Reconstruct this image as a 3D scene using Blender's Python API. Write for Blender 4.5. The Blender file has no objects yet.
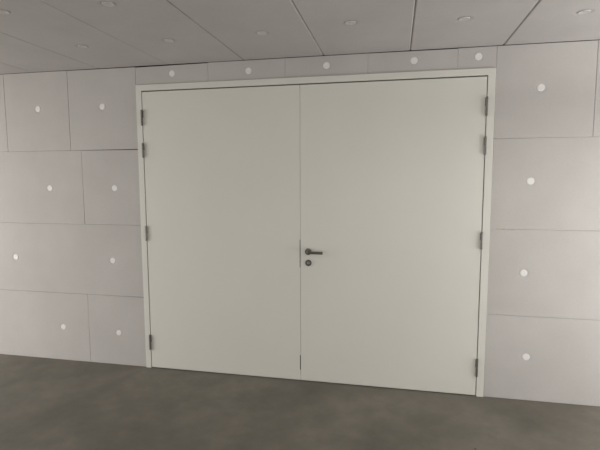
import bpy, bmesh, math, random
from mathutils import Vector, Matrix
random.seed(7)
S = bpy.context.scene
COL = S.collection

# ------------------------------------------------------------------ materials
def nodes_of(name):
    m = bpy.data.materials.new(name); m.use_nodes = True
    nt = m.node_tree; nt.nodes.clear()
    out = nt.nodes.new('ShaderNodeOutputMaterial'); b = nt.nodes.new('ShaderNodeBsdfPrincipled')
    nt.links.new(b.outputs[0], out.inputs[0])
    return m, nt, b

def noise(nt, coord, scale, detail=3, rough=.55, mapscale=None):
    n = nt.nodes.new('ShaderNodeTexNoise'); n.inputs['Scale'].default_value = scale
    n.inputs['Detail'].default_value = detail; n.inputs['Roughness'].default_value = rough
    if mapscale:
        mp = nt.nodes.new('ShaderNodeMapping'); mp.inputs['Scale'].default_value = mapscale
        nt.links.new(coord, mp.inputs[0]); coord = mp.outputs[0]
    nt.links.new(coord, n.inputs['Vector'])
    return n.outputs['Fac']

def ramp(nt, fac, c0, c1, p0=.3, p1=.7):
    r = nt.nodes.new('ShaderNodeValToRGB'); e = r.color_ramp.elements
    e[0].position, e[1].position = p0, p1
    e[0].color, e[1].color = (*c0, 1), (*c1, 1)
    nt.links.new(fac, r.inputs[0]); return r.outputs[0]

def mixc(nt, fac, a, b, mode='MIX'):
    m = nt.nodes.new('ShaderNodeMix'); m.data_type = 'RGBA'; m.blend_type = mode
    for s, v in ((m.inputs[0], fac), (m.inputs[6], a), (m.inputs[7], b)):
        if isinstance(v, (int, float)): s.default_value = v
        elif isinstance(v, tuple): s.default_value = (*v, 1)
        else: nt.links.new(v, s)
    return m.outputs[2]

def bump(nt, b, h, strength, dist):
    n = nt.nodes.new('ShaderNodeBump'); n.inputs['Strength'].default_value = strength
    n.inputs['Distance'].default_value = dist
    nt.links.new(h, n.inputs['Height']); nt.links.new(n.outputs[0], b.inputs['Normal'])

def objcoord(nt):
    return nt.nodes.new('ShaderNodeTexCoord').outputs['Object']

def mat_board(name, a, c, grain):
    m, nt, b = nodes_of(name); co = objcoord(nt)
    col = ramp(nt, noise(nt, co, 2.2, 4, .6), a, c)
    fine = noise(nt, co, 60, 3, .7, grain)
    col2 = mixc(nt, .10, col, ramp(nt, fine, (.45, .44, .42), (1, 1, 1)), 'MULTIPLY')
    nt.links.new(col2, b.inputs['Base Color']); b.inputs['Roughness'].default_value = .9
    b.inputs['Specular IOR Level'].default_value = .25
    bump(nt, b, fine, .25, .002)
    return m

def mat_floor():
    m, nt, b = nodes_of('concrete_floor'); co = objcoord(nt)
    big = noise(nt, co, 1.5, 5, .6)
    streak = noise(nt, co, 5, 6, .65)
    col = ramp(nt, big, FLOOR_A, FLOOR_B, .32, .7)
    col = mixc(nt, .35, col, ramp(nt, streak, (.55, .55, .55), (1.25, 1.24, 1.22), .3, .72), 'MULTIPLY')
    fine = noise(nt, co, 90, 3, .7)
    col = mixc(nt, .18, col, ramp(nt, fine, (.6, .6, .6), (1.2, 1.2, 1.2)), 'MULTIPLY')
    for (x, y, r) in SPECKS:                                  # small dark specks trodden into the floor
        d = nt.nodes.new('ShaderNodeVectorMath'); d.operation = 'DISTANCE'
        nt.links.new(co, d.inputs[0]); d.inputs[1].default_value = (x, y, 0)
        lt = nt.nodes.new('ShaderNodeMath'); lt.operation = 'LESS_THAN'; lt.inputs[1].default_value = r
        nt.links.new(d.outputs['Value'], lt.inputs[0])
        col = mixc(nt, lt.outputs[0], col, (.05, .045, .04))
    nt.links.new(col, b.inputs['Base Color'])
    b.inputs['Roughness'].default_value = .62; b.inputs['Specular IOR Level'].default_value = .35
    bump(nt, b, fine, .12, .002)
    return m

def mat_plain(name, c, rough=.5, metal=0., var=.04, scale=6, bumpy=0):
    m, nt, b = nodes_of(name); co = objcoord(nt)
    f = noise(nt, co, scale, 3)
    lo = tuple(v * (1 - var) for v in c); hi = tuple(min(1, v * (1 + var)) for v in c)
    nt.links.new(ramp(nt, f, lo, hi), b.inputs['Base Color'])
    b.inputs['Roughness'].default_value = rough; b.inputs['Metallic'].default_value = metal
    if bumpy: bump(nt, b, noise(nt, co, 140, 2), bumpy, .001)
    return m

FLOOR_A, FLOOR_B = (.140, .130, .105), (.218, .201, .168)
SPECKS = [(2.72, -.75, .007), (-.50, -.17, .006), (2.2, -.5, .004)]
M_WALL = mat_board('wall_board', (.555, .529, .502), (.602, .577, .548), (1, 1, 1.6))
M_CEIL = mat_board('ceiling_board', (.450, .424, .410), (.495, .466, .450), (1.6, 1, 1))
M_BACK = mat_plain('joint_backing', (.17, .16, .15), .95)
M_FLOOR = mat_floor()
M_DOOR = mat_plain('door_paint', (.768, .754, .684), .42, var=.015, scale=1.6, bumpy=.03)
M_FRAME = mat_plain('frame_paint', (.765, .748, .685), .45, var=.015, scale=2)
M_METAL = mat_plain('hinge_steel', (.21, .20, .18), .42, .75, .1, 30)
M_DARK = mat_plain('handle_steel', (.15, .14, .12), .33, .85, .1, 30)
M_PLATE = mat_plain('edge_plate_steel', (.34, .33, .30), .45, .6, .08, 30)
M_PALE = mat_plain('pale_plate', (.74, .73, .68), .4, 0, .03, 30)
M_CAP = mat_plain('cap_plastic', (.86, .84, .81), .5, 0, .02, 20)
M_CCAP = mat_plain('ceiling_cap_plastic', (.52, .495, .475), .38, 0, .03, 20)
M_FOAM = mat_plain('dried_foam', (.52, .43, .28), .9, 0, .15, 40)
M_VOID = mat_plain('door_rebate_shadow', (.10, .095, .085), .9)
M_PLAINWALL = mat_plain('painted_concrete', (.55, .52, .49), .9, 0, .05, 1.5)

# ------------------------------------------------------------------ mesh helpers
def link(name, bm, mats, parent=None, smooth=None):
    me = bpy.data.meshes.new(name); bmesh.ops.recalc_face_normals(bm, faces=bm.faces)
    bm.to_mesh(me); bm.free()
    for m in (mats if isinstance(mats, (list, tuple)) else [mats]): me.materials.append(m)
    if smooth is not None:
        for p in me.polygons: p.use_smooth = True
        me.set_sharp_from_angle(angle=math.radians(smooth))
    o = bpy.data.objects.new(name, me); COL.objects.link(o)
    if parent: o.parent = parent
    return o

def box(bm, x0, x1, y0, y1, z0, z1, bev=0., mi=0, seg=2):
    t = bmesh.new()
    bmesh.ops.create_cube(t, size=1)
    for v in t.verts:
        v.co = Vector(((x0, x1)[v.co.x > 0], (y0, y1)[v.co.y > 0], (z0, z1)[v.co.z > 0]))
    if bev: bmesh.ops.bevel(t, geom=t.edges[:], offset=bev, segments=seg, profile=.5, affect='EDGES')
    for f in t.faces: f.material_index = mi
    add(bm, t)

def add(bm, t, mtx=None):
    if mtx is not None: bmesh.ops.transform(t, matrix=mtx, verts=t.verts)
    me = bpy.data.meshes.new('tmp'); t.to_mesh(me); t.free(); bm.from_mesh(me); bpy.data.meshes.remove(me)

def lathe(bm, prof, axis, org, n=32):
    """prof: (radius, height along axis)"""
    t = bmesh.new(); rings = []
    for r, h in prof:
        if r < 1e-6: rings.append([t.verts.new((0, 0, h))])
        else: rings.append([t.verts.new((r*math.cos(2*math.pi*k/n), r*math.sin(2*math.pi*k/n), h)) for k in range(n)])
    for a, b in zip(rings, rings[1:]):
        for k in range(n):
            k2 = (k+1) % n
            if len(a) == 1: t.faces.new((a[0], b[k], b[k2]))
            elif len(b) == 1: t.faces.new((a[k], a[k2], b[0]))
            else: t.faces.new((a[k], a[k2], b[k2], b[k]))
    q = Vector((0, 0, 1)).rotation_difference(Vector(axis)).to_matrix().to_4x4()
    add(bm, t, Matrix.Translation(org) @ q)

def board(bm, u0, u1, v0, v1, holes, place, depth=.03, bev=.0020, jit=.0006, corners=None):
    """one insulation board with soft arrises and a dished seat at each fixing.
    u,v = in-plane, place(u,v,h) -> world; h = height out of the board face."""
    t = bmesh.new()
    cs = [[u0, v0], [u1, v0], [u1, v1], [u0, v1]]
    for i, c in enumerate(cs):
        c[0] += random.uniform(-jit, jit); c[1] += random.uniform(-jit, jit)
        if corners and corners.get(i): c[0] += corners[i][0]; c[1] += corners[i][1]
    cx = (u0+u1)/2; cy = (v0+v1)/2
    ins = [(c[0] + (bev if c[0] < cx else -bev), c[1] + (bev if c[1] < cy else -bev)) for c in cs]
    top = [t.verts.new((*p, 0)) for p in ins]
    mid = [t.verts.new((c[0], c[1], -bev*.9)) for c in cs]
    bot = [t.verts.new((c[0], c[1], -depth)) for c in cs]
    for k in range(4):
        k2 = (k+1) % 4
        t.faces.new((top[k], mid[k], mid[k2], top[k2])); t.faces.new((mid[k], bot[k], bot[k2], mid[k2]))
    edges = [t.edges.get((top[k], top[(k+1) % 4])) for k in range(4)]
    N = 24
    for (hu, hv, R, r, dep) in holes:
        ring = []
        for (rr, hh) in ((R, 0), (R*.86+r*.14, -dep*.15), ((R+r)/2, -dep*.6), (r*1.02, -dep)):
            ring.append([t.verts.new((hu+rr*math.cos(2*math.pi*k/N), hv+rr*math.sin(2*math.pi*k/N), hh)) for k in range(N)])
        for a, b in zip(ring, ring[1:]):
            for k in range(N): t.faces.new((a[k], a[(k+1) % N], b[(k+1) % N], b[k]))
        t.faces.new(ring[-1])
        edges += [t.edges.get((ring[0][k], ring[0][(k+1) % N])) for k in range(N)]
    if holes: bmesh.ops.triangle_fill(t, edges=edges, use_beauty=True, use_dissolve=False)
    else: t.faces.new(top)
    for v in t.verts: v.co = place(*v.co)
    add(bm, t)

def tag(o, label, cat, group=None, kind=None):
    o['label'] = label; o['category'] = cat
    if group: o['group'] = group
    if kind: o['kind'] = kind

def empty(name, loc):
    o = bpy.data.objects.new(name, None); o.empty_display_size = .1
    o.location = loc; COL.objects.link(o); return o

# ------------------------------------------------------------------ measured layout (metres)
W, HF, C = 2.90, 2.506, 2.6616            # frame outer width, frame height, ceiling height
XL, XR, YN = -4.6, 5.4, -7.6             # extent of the garage hall

# fixings on the wall: x, z
FIX = [(-.983, 2.339), (-.331, 2.339), (-.906, 1.626), (-.245, 1.627), (-1.321, .973), (-.294, .974), (-.847, .320), (-.266, .302),
       (.339, 2.588), (1.011, 2.577), (1.649, 2.586), (2.315, 2.588), (2.774, 2.592),
       (3.207, 2.353), (3.167, 1.683), (3.149, .995), (3.194, .345)]
FIXLAB = [
 'white round fixing cap in the top board row, far left of the double door',
 'white round fixing cap in the top board row, just left of the door frame',
 'white fixing cap in second board row left of door, farther from the frame',
 'white fixing cap in second board row, close to the left door jamb',
 'white fixing cap in third board row, at the left edge of the photo',
 'white fixing cap in third board row, close to the left door jamb',
 'white fixing cap in bottom board row, on the wide board left of the door',
 'white fixing cap in bottom board row, on narrow board beside left door jamb',
 'white round fixing cap above the door frame, first from its left corner',
 'white round fixing cap above the door frame, second from its left corner',
 'white fixing cap above the door frame, near the line between the leaves',
 'white fixing cap above the door frame, second from its right corner',
 'white fixing cap on short strip above the right upper frame corner',
 'white round fixing cap high on the top board right of the door frame',
 'white round fixing cap on the second board down, right of the door frame',
 'white round fixing cap on the third board down, right of the door frame',
 'white round fixing cap on the bottom board near the floor, right of the door frame',
]
RCAP = .0265
def holes_in(u0, u1, v0, v1, pts, R, r, d):
    return [(x, z, R, r, d) for x, z in pts if u0 < x < u1 and v0 < z < v1]

# ------------------------------------------------------------------ wall with the door
G = .0006                                 # half joint width
bm = bmesh.new()
place_w = lambda u, v, h: Vector((u, -h, v))
def wboard(u0, u1, v0, v1, **k):
    hs = holes_in(u0, u1, v0, v1, FIX, .046 if v1 - v0 > .3 else .034, RCAP, .0018)
    board(bm, u0+G, u1-G, v0+G, v1-G, hs, place_w, **k)
top = C - .0007
left_rows = [(0, .648, [-4.6, -3.86, -3.20, -2.54, -1.88, -.573, 0]), (.648, 1.298, [-4.6, -4.2, -2.9, -1.6, 0]),
             (1.298, 1.962, [-4.6, -3.86, -3.2, -2.54, -1.88, -.563, 0]), (1.962, top, [-4.6, -3.96, -3.3, -2.64, -1.98, -1.33, -.667, 0])]
for v0, v1, us in left_rows:
    for a, b in zip(us, us[1:]):
        cr = None
        if v0 > 1.9 and b == 0: cr = {0: (0, .0005), 1: (0, .0045), 2: (0, -.003), 3: (.001, -.001)}
        elif v0 > 1.9 and a == -.667: cr = {0: (0, 0)}
        elif v0 > 1.2 and b == 0: cr = {2: (0, -.0015), 0: (.0012, 0)}
        elif v0 == 0 and a == -.573: cr = {2: (0, -.002), 0: (-.0009, 0), 3: (-.0009, 0)}
        if v0 > 1.9 and a == -1.33: cr = {1: (-.0018, 0), 2: (-.0008, 0)}
        wboard(a, b, v0, v1, corners=cr)
for v0, v1, us in [(0, .662, [2.9, 4.1, 5.4]), (.662, 1.3225, [2.9, 3.9, 5.4]),
                   (1.3225, 1.9955, [2.9, 4.2, 5.4]), (1.9955, top, [2.9, 3.563, 4.23, 4.9, 5.4])]:
    for a, b in zip(us, us[1:]): wboard(a, b, v0, v1, corners={2: (-.001, 0), 1: (-.001, 0)} if b == 3.563 else None)
us = [0, .661, 1.316, 1.971, 2.630, 2.9]
for a, b in zip(us, us[1:]):
    wboard(a, b, HF, top - (.003 if a == 0 else 0), corners={2: (0, -.003)} if abs(a-1.971) < .01 else ({2: (0, 0), 3: (0, -.004)} if a == 0 else None))
# sub-wall behind the boards
for a in ((XL, .0, 0, C), (W, XR, 0, C), (0, W, HF, C)):
    box(bm, a[0], a[1], .028, .20, a[2], a[3], 0, 1)
# a smear of dried foam at one joint
for k in range(9):
    t = bmesh.new(); bmesh.ops.create_icosphere(t, subdivisions=2, radius=1)
    r = random.uniform(.003, .006)
    add(bm, t, Matrix.Translation((2.955 + .014*k, .0005, 1.3225 + random.uniform(-.003, .002))) @ Matrix.Diagonal((r*2.2, .002, r*.7, 1)))
nf = 9*80
bm.faces.ensure_lookup_table()
for f in bm.faces[-nf:]: f.material_index = 2
wall = link('wall_back', bm, [M_WALL, M_BACK, M_FOAM])
tag(wall, 'pale grey wall of large boards around the double door', 'wall', kind='structure')

# ------------------------------------------------------------------ ceiling boards
CFIX = [(-.025, -1.327), (.635, -1.308), (-.035, -.625), (.64, -.62), (1.316, -.644), (1.904, -.72), (2.582, -.643), (3.246, -.619)]
CLAB = ['grey dished ceiling fixing at the upper left corner of the photo',
        'grey dished ceiling fixing at the top edge of the photo, towards its left',
        'faint grey dished ceiling fixing above the wall boards left of the door',
        'small grey dished ceiling fixing above the left end of the door frame',
        'faint grey dished ceiling fixing above the left door leaf',
        'pale dished ceiling fixing above the right door leaf, left of the pale joint line',
        'pale dished ceiling fixing above the right upper corner of the door frame',
        'bright dished ceiling fixing at the upper right corner of the photo']
bm = bmesh.new()
place_c = lambda u, v, h: Vector((u, v, C - h))
xs = [-.346 + .6576*k for k in range(-6, 12)]
xs = [XL] + [x for x in xs if XL < x < XR] + [XR]
ys = [YN, -6.6, -5.3, -4.0, -2.7, 0]
for i, (a, b) in enumerate(zip(xs, xs[1:])):
    for v0, v1 in zip(ys, ys[1:]):
        g = .0018 if a > 2.5 or a < .8 else .0010
        board(bm, a+g, b-g, v0+G, v1-G, holes_in(a, b, v0, v1, CFIX, .056, .033, .004), place_c,
              bev=.008 if a > .8 else .0045)
box(bm, XL, XR, YN, .2, C+.028, C+.2, 0, 1)
ceil = link('ceiling', bm, [M_CEIL, M_BACK])
tag(ceil, 'grey board ceiling with long joints running towards the door wall', 'ceiling', kind='structure')

# ------------------------------------------------------------------ floor and the unseen walls
bm = bmesh.new(); box(bm, XL, XR, YN, .2, -.15, 0)
tag(link('floor', bm, M_FLOOR), 'dark grey concrete floor with cloudy trowel marks', 'floor', kind='structure')
def side_wall(name, lab, x0, x1, y0, y1, o0, o1, along):
    """concrete wall with one wide opening (o0..o1 along the wall, 0.1..2.4 m high) added to hold the area lights"""
    bm = bmesh.new()
    for a, b, z0, z1 in ((None, o0, -.15, C+.2), (o1, None, -.15, C+.2), (o0, o1, -.15, .1), (o0, o1, 2.4, C+.2)):
        if along == 'y': box(bm, x0, x1, y0 if a is None else a, y1 if b is None else b, z0, z1)
        else: box(bm, x0 if a is None else a, x1 if b is None else b, y0, y1, z0, z1)
    tag(link(name, bm, M_PLAINWALL), lab, 'wall', kind='structure')
side_wall('wall_left', 'plain side wall left of the camera, outside the photo', XL-.2, XL, YN-.2, .2, -4.3, -.5, 'y')
side_wall('wall_right', 'plain side wall right of the camera, outside the photo', XR, XR+.2, YN-.2, .2, -4.2, -.25, 'y')
side_wall('wall_front', 'plain wall behind the camera, outside the photo', XL, XR, YN-.2, YN, -.5, 4.5, 'x')

# ------------------------------------------------------------------ double door
FP = .010                                  # how far the frame stands out from the boards
LP = .006                                  # leaf face, slightly behind the frame
FI0, FI1, FT = .052, 2.844, 2.456          # inner edges of the frame
door = empty('door_1', (W/2, 0, 0))
tag(door, 'wide off-white double door in a flush frame, lever handle on the right leaf', 'door', kind='structure')
def dl(name, bm, m, parent, smooth=None):
    o = link(name, bm, m, None, smooth)
    if parent is door:
        o.data.transform(Matrix.Translation(-door.location))
    else:
        o.data.transform(Matrix.Translation(-door.location))
    o.parent = parent
    return o
bm = bmesh.new()
# mitred face frame with rebate behind
def frame_prism(bm, y0, y1, inn0, inn1, innt, bev):
    t = bmesh.new()
    o_ = [(.0025, 0), (.0025, HF-.001), (W-.0025, HF-.001), (W-.0025, 0)]
    i_ = [(inn0, 0), (inn0, innt), (inn1, innt), (inn1, 0)]
    vo = [[t.verts.new((x, y, z)) for x, z in o_] for y in (y0, y1)]
    vi = [[t.verts.new((x, y, z)) for x, z in i_] for y in (y0, y1)]
    for k in range(3):
        t.faces.new((vo[0][k], vo[0][k+1], vi[0][k+1], vi[0][k]))
        t.faces.new((vo[1][k], vo[1][k+1], vi[1][k+1], vi[1][k]))
        t.faces.new((vo[0][k], vo[0][k+1], vo[1][k+1], vo[1][k]))
        t.faces.new((vi[0][k], vi[0][k+1], vi[1][k+1], vi[1][k]))
    for k in (0, 3):
        t.faces.new((vo[0][k], vi[0][k], vi[1][k], vo[1][k]))
    bmesh.ops.recalc_face_normals(t, faces=t.faces)
    if bev:
        es = [e for e in t.edges if all(abs(v.co.y - y0) < 1e-6 for v in e.verts) and
              not (abs(e.verts[0].co.x-e.verts[1].co.x) > .01 and abs(e.verts[0].co.z-e.verts[1].co.z) > .01)]
        bmesh.ops.bevel(t, geom=es, offset=bev, segments=2, profile=.5, affect='EDGES')
    add(bm, t)
frame_prism(bm, -FP, .05, FI0, FI1, FT, .002)
dl('door_frame', bm, M_FRAME, door)
bm = bmesh.new()
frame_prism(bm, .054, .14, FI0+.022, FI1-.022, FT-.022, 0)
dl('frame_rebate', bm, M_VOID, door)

MID = 1.437
gs, gt, gm, gb = .0050, .0098, .0011, .007
leaves = []
for (x0, x1, side) in ((FI0+gs, MID-gm, 'L'), (MID+gm, FI1-gs, 'R')):
    bm = bmesh.new()
    z1 = FT - gt
    box(bm, x0, x1, -LP, .048, gb, z1, .0018)
    if side == 'L': box(bm, x1-.004, x1+.014, .012, .046, gb, z1)      # rebated lip behind the meeting gap
    lf = dl('door_leaf', bm, M_DOOR, door)
    lf['label'] = 'left door leaf without a handle' if side == 'L' else 'right door leaf with the lever handle'
    leaves.append(lf)
# right leaf is cut back where the lip passes
for v in leaves[1].data.vertices:
    if v.co.x + door.location.x < MID+.01 and v.co.y > .01: v.co.x += .017

def make_hinge(name, x, z0, z1, leaf, side):
    """lift-off hinge: two knuckles, pin caps, and a slim plate on the leaf and frame"""
    bm = bmesh.new(); y = -FP - .006; r = .0085
    zm = (z0+z1)/2
    for a, b in ((z0, zm-.0012), (zm+.0012, z1)):
        lathe(bm, [(0, a), (r*.8, a), (r, a+.0015), (r, b-.0015), (r*.8, b), (0, b)], (0, 0, 1), (x, y, 0), 20)
    lathe(bm, [(0, z0), (r*.72, z0), (r*.72, z1), (0, z1)], (0, 0, 1), (x, y, 0), 16)
    lathe(bm, [(0, z1-.001), (r*.8, z1-.001), (r*.75, z1+.003), (0, z1+.005)], (0, 0, 1), (x, y, 0), 16)
    lathe(bm, [(0, z0-.005), (r*.75, z0-.003), (r*.8, z0+.001), (0, z0+.001)], (0, 0, 1), (x, y, 0), 16)
    s = 1 if side == 'L' else -1
    a, b = sorted((x, x + s*.011)); box(bm, a, b, -LP-.003, -LP+.0005, zm+.002, z1-.004, .0008)
    a, b = sorted((x, x - s*.006)); box(bm, a, b, -FP-.003, -FP+.0005, z0+.004, zm-.002, .0008)
    o = dl(name, bm, M_METAL, leaf, 35)
    return o
for z0, z1 in ((2.165, 2.292), (1.892, 2.012), (1.168, 1.292), (.175, .308)):
    make_hinge('hinge', FI0 + .001, z0, z1, leaves[0], 'L')
for z0, z1 in ((2.165, 2.298), (1.88, 2.010), (1.170, 1.297), (.165, .306)):
    make_hinge('hinge', FI1 - .003, z0, z1, leaves[1], 'R')

# steel plates let into the meeting edge
for z0, z1, lab in ((.976, 1.206, 'long steel lock plate in the meeting edge'), (1.856, 1.984, 'short upper steel plate in the meeting edge'),
                    (.10, .225, 'short lower steel plate in the meeting edge')):
    bm = bmesh.new(); box(bm, MID-.0062, MID+.0010, -LP-.0012, .004, z0, z1, .0006)
    o = dl('edge_plate', bm, M_METAL if z0 < .9 else M_PLATE if z0 < 1.5 else M_PALE, leaves[0]); o['label'] = lab

# lever handle, rose and lock on the right leaf
HX, HZ = 1.504, 1.110
bm = bmesh.new()
lathe(bm, [(0, 0), (.027, 0), (.0275, .002), (.0275, .007), (.0255, .0095), (.013, .0105), (.013, .012), (0, .012)], (0, -1, 0), (HX, -LP, HZ), 40)
dl('handle_rose', bm, M_DARK, leaves[1], 35)
bm = bmesh.new()
# lever: neck out from the door, round bend, straight round bar to the right
path = [Vector((HX, -LP-.010, HZ)), Vector((HX, -LP-.035, HZ))]
for k in range(1, 8):
    a = k/7*math.pi/2
    path.append(Vector((HX + .018*(1-math.cos(a)), -LP-.035-.018*math.sin(a), HZ - .001*k/7)))
for k in range(1, 7): path.append(Vector((HX + .018 + .108*k/6, -LP-.053 + .001*k, HZ - .001 - .003*k/6)))
n = 20; rings = []
for i, p in enumerate(path):
    d = (path[min(i+1, len(path)-1)] - path[max(i-1, 0)]).normalized()
    u = Vector((0, 0, 1)); u = (u - u.dot(d)*d).normalized(); w = d.cross(u)
    r = .0112 if i < len(path)-1 else .0102
    rings.append([bm.verts.new(p + r*math.cos(2*math.pi*k/n)*u + r*math.sin(2*math.pi*k/n)*w) for k in range(n)])
for a, b in zip(rings, rings[1:]):
    for k in range(n): bm.faces.new((a[k], a[(k+1) % n], b[(k+1) % n], b[k]))
bm.faces.new(rings[0]); bm.faces.new(rings[-1])
dl('lever_handle', bm, M_DARK, leaves[1], 40)
bm = bmesh.new()
KX, KZ = 1.505, 1.016
lathe(bm, [(.0125, .004), (.015, .0085), (.0245, .0085), (.0265, .006), (.0265, 0), (.0125, 0)], (0, -1, 0), (KX, -LP, KZ), 40)
dl('lock_escutcheon', bm, M_DARK, leaves[1], 35)
bm = bmesh.new()
lathe(bm, [(0, .0), (.0125, 0), (.0125, .0065), (.0115, .0075), (0, .0075)], (0, -1, 0), (KX, -LP, KZ), 30)
box(bm, KX-.001, KX+.001, -LP-.0082, -LP-.007, KZ-.006, KZ+.006, 0, 1)
dl('lock_cylinder', bm, [M_PLATE, M_VOID], leaves[1], 35)

# ------------------------------------------------------------------ fixing caps (one object each)
bm = bmesh.new()
lathe(bm, [(RCAP*.9, -.0018), (RCAP, -.0014), (RCAP, .0002), (RCAP*.94, .0011), (RCAP*.8, .0016), (.010, .0015), (.0075, .0009), (0, .0009)],
      (0, -1, 0), (0, 0, 0), 32)
proto = link('fixing_cap', bm, M_CAP, None, 40)
for i, ((x, z), lab) in enumerate(zip(FIX, FIXLAB)):
    o = proto if i == 0 else proto.copy()
    if i: COL.objects.link(o)
    o.location = (x, 0, z); o.rotation_euler = (0, random.uniform(0, 6), 0)
    tag(o, lab, 'fixing cap', 'white fixing caps on the wall boards')
bm = bmesh.new()
R = .033
lathe(bm, [(R*.9, -.004), (R, -.003), (R, .0005), (R*.95, .0026), (R*.86, .003), (R*.7, .0012), (.010, -.0018), (.0085, -.0005), (0, -.0005)],
      (0, 0, -1), (0, 0, 0), 32)
proto = link('ceiling_fixing', bm, M_CCAP, None, 50)
for i, ((x, y), lab) in enumerate(zip(CFIX, CLAB)):
    o = proto if i == 0 else proto.copy()
    if i: COL.objects.link(o)
    o.location = (x, y, C)
    tag(o, lab, 'fixing cap', 'dished fixings in the ceiling boards')

# ------------------------------------------------------------------ unseen area lights of the hall, most added to lift wall and ceiling tones
def area(name, loc, target, sx, sy, power, col):
    l = bpy.data.lights.new(name, 'AREA'); l.shape = 'RECTANGLE'; l.size, l.size_y = sx, sy
    l.energy = power; l.color = col
    o = bpy.data.objects.new(name, l); COL.objects.link(o); o.location = loc
    o.rotation_euler = (Vector(target) - Vector(loc)).to_track_quat('-Z', 'Y').to_euler()
    return o
LAMPS = {   # name: (location, target, size, size_y, watts, colour)
 'fill_left_top': ((-3.2, -2.4, 2.6), (-3.2, -2.4, 0), .25, 2.4, 58, (1, .985, .96)),  # added area light under the ceiling, no known lamp; brightens the left side
 'fill_right_up': ((4.2, -1.7, 2.28), (4.2, -1.7, 3), .16, 1.5, 30, (1, .985, .96)),  # added uplight without a fitting, brightens the right ceiling corner
 'fill_right_down': ((4.2, -1.7, 2.24), (4.2, -1.7, 0), .16, 1.5, 16, (1, .985, .96)),  # added downlight without a fitting, for lower right wall and floor
 'fill_right_low': ((XR+.02, -1.0, .7), (3.3, -1.0, 2.66), 1.3, 1.1, 64, (.985, .99, .99)),  # added low light in the opening, aimed up to lift the right ceiling
 'fill_left_low': ((XL-.02, -1.6, .7), (-1, -.6, 2.2), 2.0, 1.0, 54, (1, .985, .97)),  # added low light that lifts the left wall and ceiling
 'fill_left_wide': ((XL-.02, -2.7, 1.25), (4, -2.7, 1.25), 3.0, 2.3, 82, (1, .985, .97)),  # added broad fill set in the left opening
 'daylight_behind': ((2.0, YN-.02, 1.25), (2, 0, 1.25), 5.0, 2.3, 66, (1, .985, .97)),
}
for nm, (lo, ta, sx, sy, pw, cl) in LAMPS.items():
    if pw: area(nm, lo, ta, sx, sy, pw, cl)

w = bpy.data.worlds.new('hall_world'); w.use_nodes = True; S.world = w
w.node_tree.nodes['Background'].inputs[0].default_value = (.9, .92, 1, 1)
w.node_tree.nodes['Background'].inputs[1].default_value = .05

# ------------------------------------------------------------------ camera
yaw, pitch, roll = -.20482, -.10194, -.00305
cy_, sy_, cp_, sp_ = math.cos(yaw), math.sin(yaw), math.cos(pitch), math.sin(pitch)
f = Vector((sy_*cp_, cy_*cp_, sp_)); r = Vector((cy_, -sy_, 0)); u = r.cross(f)
r2 = math.cos(roll)*r + math.sin(roll)*u; u2 = -math.sin(roll)*r + math.cos(roll)*u
cd = bpy.data.cameras.new('camera'); cd.sensor_fit = 'HORIZONTAL'; cd.sensor_width = 36; cd.lens = 458.504/600*36
cd.clip_start = .05; cd.clip_end = 100
cam = bpy.data.objects.new('camera', cd); COL.objects.link(cam)
mw = Matrix((r2, u2, -f)).transposed().to_4x4(); mw.translation = (2.19447, -3.66225, 1.70983)
cam.matrix_world = mw
S.camera = cam

vs = S.view_settings
S.display_settings.display_device = 'sRGB'
vs.view_transform = 'Standard'; vs.look = 'None'; vs.gamma = 1; vs.use_curve_mapping = False
vs.exposure = 0.03
